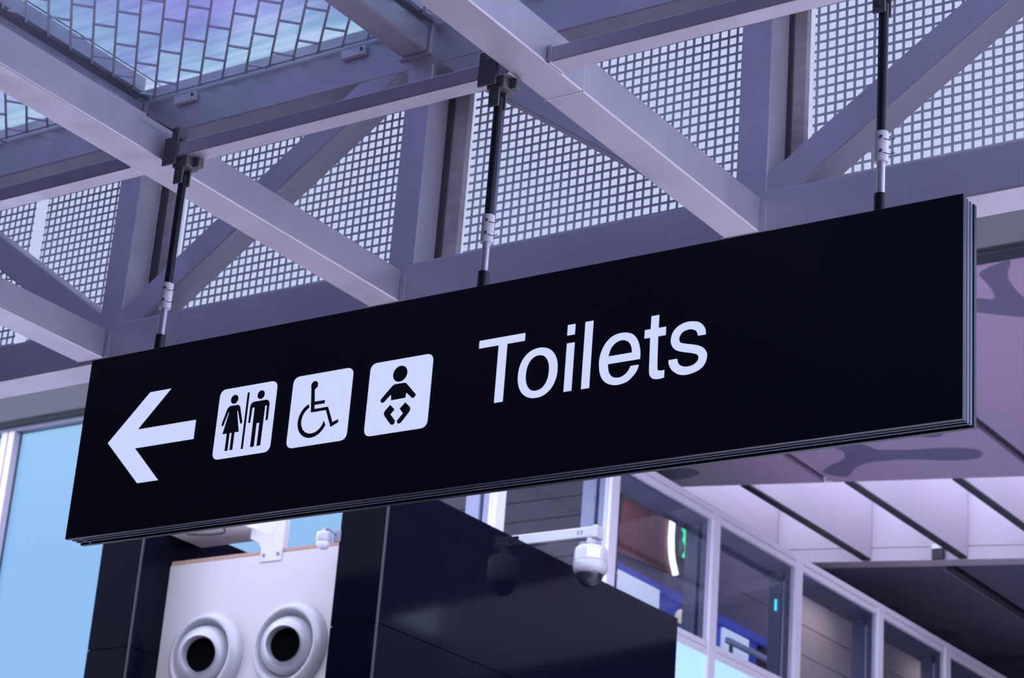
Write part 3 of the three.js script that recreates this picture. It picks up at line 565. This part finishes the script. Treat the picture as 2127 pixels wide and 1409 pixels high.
// ------------------------------------------------------------------ upper gallery behind the black wall
const GX = -10.5;
{
  const mz = [-12.9, -14.72, -16.48, -18.34, -20.07, -21.99, -23.77, -25.6, -27.4, -29.2];
  const tr = struct('trim_1');                                         // top rail and transom, continuous
  part(tr, 'top_rail', box(GX - 0.05, GX, 8.168, 8.235, -29.2, -12.86, 0.006), M.frameLav);
  part(tr, 'top_rail', box(GX - 0.06, GX - 0.004, 8.098, 8.163, -29.2, -12.86, 0.006), M.frameLav);
  part(tr, 'transom', box(GX - 0.06, GX - 0.002, 6.835, 6.895, -29.2, -12.86, 0.006), M.frameLav);
  part(tr, 'transom', box(GX - 0.06, GX, 6.765, 6.83, -29.2, -12.86, 0.006), M.frameLav);
  part(tr, 'header_soffit', box(GX - 0.40, GX - 0.07, 8.085, 8.2, -29.2, -12.86, 0.006), M.finDeep);
  for (let i = 0; i < mz.length - 1; i++) {
    const w = struct('window_' + (i + 1), [GX, 6.8, mz[i]]);
    const a = mz[i + 1], b = mz[i];
    part(w, 'mullion', box(GX - 0.07, GX + 0.004, 4.5, 8.17, a - 0.07, a + 0.07, 0.006), M.frameLav);
    part(w, 'pane', plainBox(GX - 0.036, GX - 0.03, 6.895, 8.1, a + 0.07, b - 0.07), M.pane);
    part(w, 'frosted_pane', plainBox(GX - 0.036, GX - 0.024, 4.5, 6.765, a + 0.07, b - 0.07), M.litFrost, 'lit frosted pane');
    const jm = i < 2 ? M.fin : M.finDeep;
    part(w, 'jamb', box(GX - 0.14, GX - 0.072, 6.895, 8.09, a - 0.03, a + 0.05, 0.004), jm);
    part(w, 'jamb', box(GX - 0.32, GX - 0.18, 6.895, 8.09, a - 0.03, a + 0.05, 0.004), jm);
    part(w, 'jamb_slot', box(GX - 0.179, GX - 0.141, 6.895, 8.0, a - 0.03, a + 0.02, 0.002), i > 2 ? M.frameLav : M.navy);
  }
  const bw = struct('wall_gallery');
  part(bw, 'backing', plainBox(-11.75, -11.56, 4.5, 8.85, -31, -17.46), M.darkVoid);
  for (const [y0, y1] of [[7.43, 7.775], [7.785, 8.115], [8.125, 8.455], [8.465, 8.80]]) {
    for (const [z0, z1, m] of [[-31, -25.6, M.boardsPale], [-25.59, -21.4, M.boardsPale]]) part(bw, 'wall_board', box(-11.56, -11.53, y0, y1, z0, z1, 0.003), m);
  }
  part(bw, 'wall_board', box(-11.56, -11.52, 6.9, 7.42, -31, -21.4, 0.003), M.postBrown, 'dark lower band');
  for (const [y0, y1, m] of [[7.72, 8.12, M.hazeReflection], [8.125, 8.45, M.hazeReflection], [8.455, 8.80, M.navy]]) part(bw, 'wall_board', box(-11.56, -11.54, y0, y1, -21.39, -19.3, 0.003), m);  // lower boards coloured like the hazy reflection in the glass
  for (const [y0, y1, m] of [[7.72, 8.3, M.hazeReflection], [8.305, 8.80, M.olive]]) part(bw, 'wall_board', box(-11.56, -11.54, y0, y1, -19.29, -17.46, 0.003), m);
  const gf = struct('floor_2'); part(gf, 'floor_slab', plainBox(-11.56, -10.57, 6.78, 6.9, -31, -16.9), M.wall);
  const ew = struct('wall_gallery_end');
  for (let y = 6.8, k = 0; y < 9.3; y += 0.2, k++) part(ew, 'wall_board', box(-14.2, -11.04, y, y + 0.19, -17.45, -17.4, 0.004), M.boards);
}
{
  let t = thing('timber_cladding', 'dark red-brown timber cladding behind the first gallery panes', 'cladding', [-11.5, 7.85, -18.7]);
  const wp = poly([[17.6, 7.80], [19.18, 7.91], [19.18, 8.63], [17.6, 8.26]]);   // drawn in -z and y
  part(t, 'board', uvBox(new THREE.ExtrudeGeometry(wp, { depth: 0.03, bevelEnabled: false }).rotateY(Math.PI / 2).translate(-11.53, 0, 0)), M.maroon);
  t = thing('tube_lamp', 'curved white tube lamp standing at the edge of the red-brown panel', 'lamp', [-11.47, 7.9, -19.22]);
  part(t, 'tube', tube([[-11.44, 8.54, -19.09], [-11.44, 8.39, -19.06], [-11.44, 8.18, -19.06], [-11.44, 8.02, -19.10], [-11.44, 7.88, -19.18]], 0.032, 32), M.tubeLamp);
  part(t, 'end_cap', rod([-11.44, 8.535, -19.09], [-11.44, 8.56, -19.097], 0.034), M.mark);
  const pl = new THREE.PointLight(0xdfeaff, 0.12); pl.position.set(-11.38, 8.2, -19.16); pl.castShadow = true; scene.add(pl);
  t = thing('exit_sign', 'small glowing green sign beside the white tube lamp', 'sign', [-11.46, 8.25, -19.4]);
  part(t, 'case', box(-11.5, -11.47, 8.10, 8.43, -19.56, -19.28, 0.006), M.track);
  const s = outline([[[0.05, 0.0], [0.27, 0.0]], [[0.27, 0.0], [0.27, 0.3]], [[0.27, 0.3], [0.02, 0.3]], [[0.02, 0.3], [0.07, 0.25], [0.06, 0.18], [0.10, 0.14], [0.11, 0.08], [0.08, 0.04], [0.05, 0.0]]]);
  part(t, 'lit_face', new THREE.ExtrudeGeometry(s, { depth: 0.006, bevelEnabled: false }).rotateY(Math.PI / 2).translate(-11.472, 8.115, -19.275), M.greenLamp, 'glowing green face');
  const gl = new THREE.PointLight(0x33ff99, 0.06); gl.position.set(-11.35, 8.26, -19.42); gl.castShadow = true; scene.add(gl);
  t = thing('shop_fascia', 'long blue fascia band low behind the gallery panes', 'sign', [-11.47, 7.5, -19.6]);
  part(t, 'band', box(-11.5, -11.45, 7.62, 7.715, -21.3, -17.6, 0.004), M.blueSign);
  part(t, 'lower_board', box(-11.5, -11.47, 7.2, 7.615, -21.0, -17.6, 0.004), M.blueSign);
  t = thing('menu_board', 'pale lit board in the first gallery window, above the black wall', 'board', [-11.44, 7.5, -18.5]);
  part(t, 'board', box(-11.45, -11.42, 7.40, 7.632, -18.86, -17.9, 0.004), M.paleSign);
  t = thing('menu_board', 'pale lit board low in the second gallery window', 'board', [-11.44, 7.5, -20.4]);
  part(t, 'board', box(-11.45, -11.42, 7.33, 7.585, -20.73, -20.17, 0.004), M.paleSign);
  t = thing('handrail', 'pale blue handrail in front of the second pale board', 'rail', [-11.2, 7.35, -20.6]);
  part(t, 'rail', box(-11.25, -11.2, 7.34, 7.40, -21.05, -19.9, 0.015), M.paleRail);
  for (const z of [-20.0, -21.0]) part(t, 'rail_post', box(-11.24, -11.21, 6.9, 7.345, z - 0.02, z + 0.02, 0.004), M.steelDark);
  t = thing('globe_lamp', 'small cream globe lamp just above the corner of the black wall', 'lamp', [-11.3, 7.4, -19.2]);
  part(t, 'globe', new THREE.SphereGeometry(0.075, 24, 16).translate(-11.3, 7.42, -19.12), M.globe);
  part(t, 'stem', cyl(-11.3, 6.9, 7.36, -19.12, 0.012), M.steelDark);
  t = thing('brown_cabinet', 'dark brown cabinet at the far end of the second gallery window', 'cabinet', [-11.4, 6.9, -21.0]);
  part(t, 'case', box(-11.49, -11.3, 6.9, 7.56, -21.3, -21.02, 0.006), M.maroon);
  part(t, 'door', box(-11.30, -11.285, 6.94, 7.5, -21.28, -21.04, 0.004), M.maroon);
  t = thing('status_light', 'short upright cyan light at the third gallery mullion', 'lamp', [-10.7, 7.6, -20.0]);
  part(t, 'tube', box(-10.735, -10.715, 7.66, 7.78, -20.01, -19.985, 0.004), M.cyanLamp);
  t = thing('ceiling_lamp', 'warm round lamp low in the third gallery window', 'lamp', [-11.3, 7.5, -22.6]);
  part(t, 'shade', new THREE.SphereGeometry(0.09, 24, 12, 0, Math.PI * 2, 0, Math.PI / 2).translate(-11.3, 7.40, -22.5), M.warmLamp);
  part(t, 'stem', cyl(-11.3, 6.9, 7.41, -22.5, 0.012), M.steelDark);
  // added lamps, hidden behind the top rail, that brighten the back wall
  for (const [z, where] of [[-18.0, 'over the red-brown panel'], [-22.3, 'over the first pale boards'], [-25.5, 'over the last pale boards']]) {
    t = thing('added_strip_lamp', 'added strip lamp hidden behind the top rail to light the back wall, ' + where, 'lamp', [-11.1, 8.5, z]);
    part(t, 'body', box(-11.16, -11.04, 8.50, 8.55, z - 0.5, z + 0.5, 0.006), M.white);
    part(t, 'diffuser', box(-11.15, -11.05, 8.485, 8.50, z - 0.48, z + 0.48, 0.004), M.tubeLamp);
    part(t, 'bracket', box(-11.55, -11.1, 8.52, 8.54, z - 0.02, z + 0.02, 0.003), M.steelDark);
    const a = new THREE.RectAreaLight(0xffeee6, 22, 0.1, 0.96); a.position.set(-11.1, 8.48, z); a.lookAt(-11.1, 0, z); scene.add(a);
  }
}
renderer.render(scene, camera);
